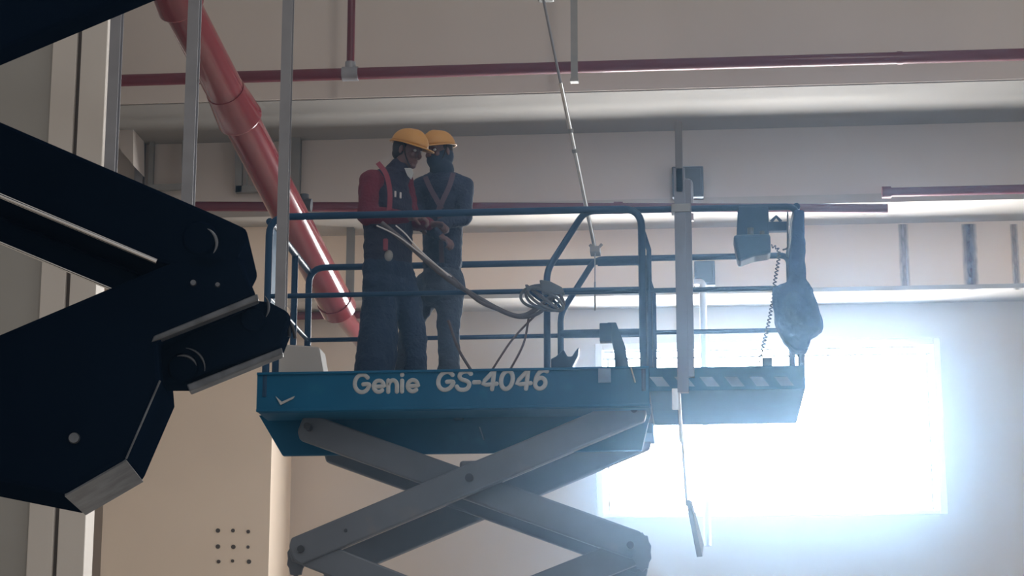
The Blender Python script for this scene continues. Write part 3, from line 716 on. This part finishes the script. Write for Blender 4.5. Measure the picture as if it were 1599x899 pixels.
p1 = dict(pelvis=(606, 432), chest=(606, 312), neck=(622, 262), head=(637, 236), look=(.86, -.38, -.30),
          sh=[(582, 284, -.13), (626, 284, .15)], el=[(575, 336, -.17), (640, 345, .17)], wr=[(638, 339, -.28), (672, 350, -.02)],
          pn=[(0, .3, -1), (0, -.2, -1)], hdir=[(1, -.05, -.12), (1, -.4, -.15)],
          hip=[(592, 446, -.06), (627, 446, .06)], knee=[(592, 515, -.06), (645, 512, .08)], ank=[(581, 612, -.08), (653, 612, .08)],
          foot=[(.6, -.7, 0), (.8, -.5, 0)], kr=(.135, .092), ar=(.150, .072), jw=1.2, sleeve=M_MAROON)
r1_, W1, J1 = person('worker with a maroon sleeve and dark vest, bent over his hands, left on the lift', YN + .50, p1, (.85, -.5, 0),
                     dict(top=M_NAVY, top_name='vest', legs=M_TROU))
s_ = MB(); Wp = W1
flat_strap(s_, [Wp((590, 254, -.14)), Wp((603, 272, -.245)), Wp((609, 300, -.265)), Wp((608, 330, -.27))], .034, .006)
s_.build('harness_strap', M_STRAP, r1_)
MB().box(Wp((598, 372, -.30)), Wp((606, 392, -.27))).build('red_pouch', M_STRAP, r1_, bevel=.008)
MB().ball(Wp((607, 399, -.26)), (.03, .02, .04)).build('pouch_hook', M_GALVD, r1_)
MB().box(Wp((616, 298, -.25)), Wp((619, 308, -.235))).box(Wp((624, 300, -.24)), Wp((627, 310, -.22))).build('pocket_pens', M_CORD, r1_)
MB().prism([Wp((631, 262, -.13)), Wp((642, 262, -.13)), Wp((646, 270, -.13)), Wp((642, 280, -.13)), Wp((636, 274, -.13))], (0, .01, 0)).build('white_shirt_front', M_TEXT, r1_, bevel=.002)
p2 = dict(pelvis=(690, 440), chest=(692, 318), neck=(690, 266), head=(685, 238), look=(-.55, -.80, -.18),
          sh=[(724, 292, .0), (658, 292, .02)], el=[(724, 340, -.12), (652, 345, -.08)], wr=[(690, 350, -.24), (684, 366, -.26)],
          pn=[(0, .2, -1), (0, .2, -1)], hdir=[(-1, -.3, -.2), (.7, -.3, -.5)],
          hip=[(702, 446, 0), (672, 446, .05)], knee=[(700, 515, -.02), (640, 512, .12)], ank=[(703, 612, 0), (628, 612, .15)],
          foot=[(-.2, -1, 0), (-.5, -.9, 0)], kr=(.080, .08), ar=(.078, .075), jw=.78)
r2_, W2, J2 = person('worker in a navy jacket and crossed harness straps, standing second from left on the lift', YN + .88, p2, (-.3, -.95, 0),
                     dict(top=M_NAVY2, top_name='jacket', legs=M_TROU2), True)
s_ = MB(); flat_strap(s_, [W2((708, 270, -.12)), W2((702, 290, -.19)), W2((692, 312, -.215)), W2((684, 330, -.22))], .036, .006)
flat_strap(s_, [W2((664, 276, -.12)), W2((672, 294, -.19)), W2((682, 312, -.215)), W2((690, 326, -.222))], .036, .006)
flat_strap(s_, [W2((686, 322, -.222)), W2((688, 360, -.21)), W2((690, 410, -.20))], .034, .006)
s_.build('harness_strap', M_STRAP2, r2_)
# pale lanyard cords
for i, (pts) in enumerate(([(588, 352), (620, 368), (660, 398), (705, 432)], [(618, 352), (634, 366), (655, 390), (700, 430)])):
    t_ = MB().tube(spline([P(x, y, YN - .19 - .05 * i) for x, y in pts]), .0048, 8)
    tag(t_.build('lanyard', M_CORD), ('pale cord slanting down from the elbow of the worker in maroon', 'pale cord slanting down from the hands of the worker in maroon')[i], 'cord', None)

# ================================================================ BLACK BOOM IN THE FOREGROUND
TH = math.radians(8.6); ND = Vector((-math.sin(TH), math.cos(TH), 0)); DB = 6.0
boom = empty('boom_lift', (Pd(0, 600, ND, DB).x - 1.5, DB + .3, 0)); tag(boom, 'large glossy black folding boom arm cutting across the left foreground', 'boom lift')
def bp(pts, dist, dep, name, m=M_BLACK, bev=.012):
    return MB().prism([Pd(x, y, ND, dist) for x, y in pts], ND * dep).build(name, m, boom, bevel=bev)
bp([(-330, 47), (345, 338), (384, 356), (388, 371), (372, 402), (330, 425), (250, 410), (-330, 168)], DB, .5, 'upper_arm')
bp([(-1000, 1300), (-1000, 950), (-20, 530), (150, 458), (300, 395), (374, 400), (400, 461), (245, 531), (250, 594), (197, 716), (100, 772), (-150, 722), (-230, 740)], DB, .45, 'lower_arm')
bp([(235, 545), (398, 468), (420, 470), (450, 486), (455, 497), (440, 535), (425, 548), (288, 596), (250, 596)], DB + .12, .16, 'knuckle_link')
bp([(-330, -10), (-240, -60), (1500, -820), (1500, -549), (325, -57), (-150, 142), (-330, 217)], DB - .6, .11, 'jib_arm')
# inner recess rib, then strips imitating highlights along the edges
bp([(-330, 201), (250, 440), (250, 446), (-330, 207)], DB + .25, .03, 'side_rib')
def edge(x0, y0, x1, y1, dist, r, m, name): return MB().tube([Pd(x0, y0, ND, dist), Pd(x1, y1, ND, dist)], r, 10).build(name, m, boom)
edge(-325, 168, 245, 408, DB - .004, .008, M_EDGE, 'edge_glint')
MB().tube([Pd(-330, 164, ND, DB + .01) + ND * .803, Pd(245, 404, ND, DB + .01) + ND * .803], .0085, 10).build('edge_glint', M_EDGE, boom)
bp([(240, 524), (402, 458), (404, 468), (236, 534)], DB - .005, .05, 'lit_lip', M_LIP, .004)  # lighter grey lips imitate floor bounce on the undersides
bp([(291, 600), (440, 542), (442, 552), (296, 611)], DB + .10, .06, 'lit_lip', M_LIP, .004)
bp([(101, 771), (196, 716), (198, 719), (101, 775)], DB + .01, .44, 'lit_end_face', M_LIP, .001)  # thin plate whose lighter grey imitates light on the bottom end face
bp([(-330, 112), (270, 375), (245, 404), (-330, 164)], DB + .01, .80, 'rear_chord')
edge(250, 594, 197, 716, DB - .002, .003, M_LIP, 'edge_glint')
def disc(x, y, rpx, dist, name, m, th=.02):
    p = Pd(x, y, ND, dist); r = rpx / FPX * dist
    return MB().tube([p - ND * th, p - ND * th * .3, p + ND * .01], 0, 32, True, [r * .86, r, r]).build(name, m, boom)
disc(312, 372, 28, DB, 'pivot_boss', M_BLACK, .008)
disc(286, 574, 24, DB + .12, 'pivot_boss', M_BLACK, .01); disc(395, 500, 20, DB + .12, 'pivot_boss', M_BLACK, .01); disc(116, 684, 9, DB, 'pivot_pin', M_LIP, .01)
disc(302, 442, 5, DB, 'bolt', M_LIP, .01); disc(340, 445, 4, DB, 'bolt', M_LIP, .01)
def glint_arc(x, y, rpx, a0, a1, dist, rad):  # crescent highlights at the pivots, shaped as thin grey arcs
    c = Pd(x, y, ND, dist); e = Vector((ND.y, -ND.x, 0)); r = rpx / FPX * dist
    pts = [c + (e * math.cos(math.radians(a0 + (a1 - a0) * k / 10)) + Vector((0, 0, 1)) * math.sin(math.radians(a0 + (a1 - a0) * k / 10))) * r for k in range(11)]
    MB().tube(pts, 0, 8, True, [rad * (.25 + math.sin(math.pi * k / 10)) for k in range(11)]).build('ring_glint', M_LIP, boom)
glint_arc(312, 380, 27, -35, 65, DB - .008, .004); glint_arc(284, 578, 24, 20, 110, DB + .108, .0035); glint_arc(286, 576, 34, -5, 85, DB + .112, .003); glint_arc(390, 480, 30, -30, 40, DB + .115, .0035)
# hose stubs dangling from the tip
for x0, y0, x1, y1 in ((446, 500, 452, 525), (450, 498, 461, 528)):
    MB().tube(spline([Pd(x0, y0, ND, DB + .15), Pd((x0 + x1) / 2 + 2, (y0 + y1) / 2, ND, DB + .15), Pd(x1, y1, ND, DB + .15)]), .005, 8).build('cable_end', M_PIN, boom)

# ================================================================ HAZE VOLUME imitating window glare
hz = MB().box((-16, -6, -.6), (18, 27, 13)); m = bpy.data.materials.new('glare_haze'); m.use_nodes = True; nt = m.node_tree
for n in list(nt.nodes): nt.nodes.remove(n)
v = nt.nodes.new('ShaderNodeVolumeScatter'); v.inputs['Color'].default_value = (.42, .68, 1, 1); v.inputs['Density'].default_value = HAZE_DENSITY; v.inputs['Anisotropy'].default_value = HAZE_G
o_ = nt.nodes.new('ShaderNodeOutputMaterial'); nt.links.new(v.outputs[0], o_.inputs['Volume'])
ho = hz.build('haze', m); ho['kind'] = 'stuff'; ho['label'] = 'thin added haze filling the hall, imitating the glare around the window'; ho['category'] = 'haze'
for o in list(bpy.data.objects):
    if '_o' in o: del o['_o']
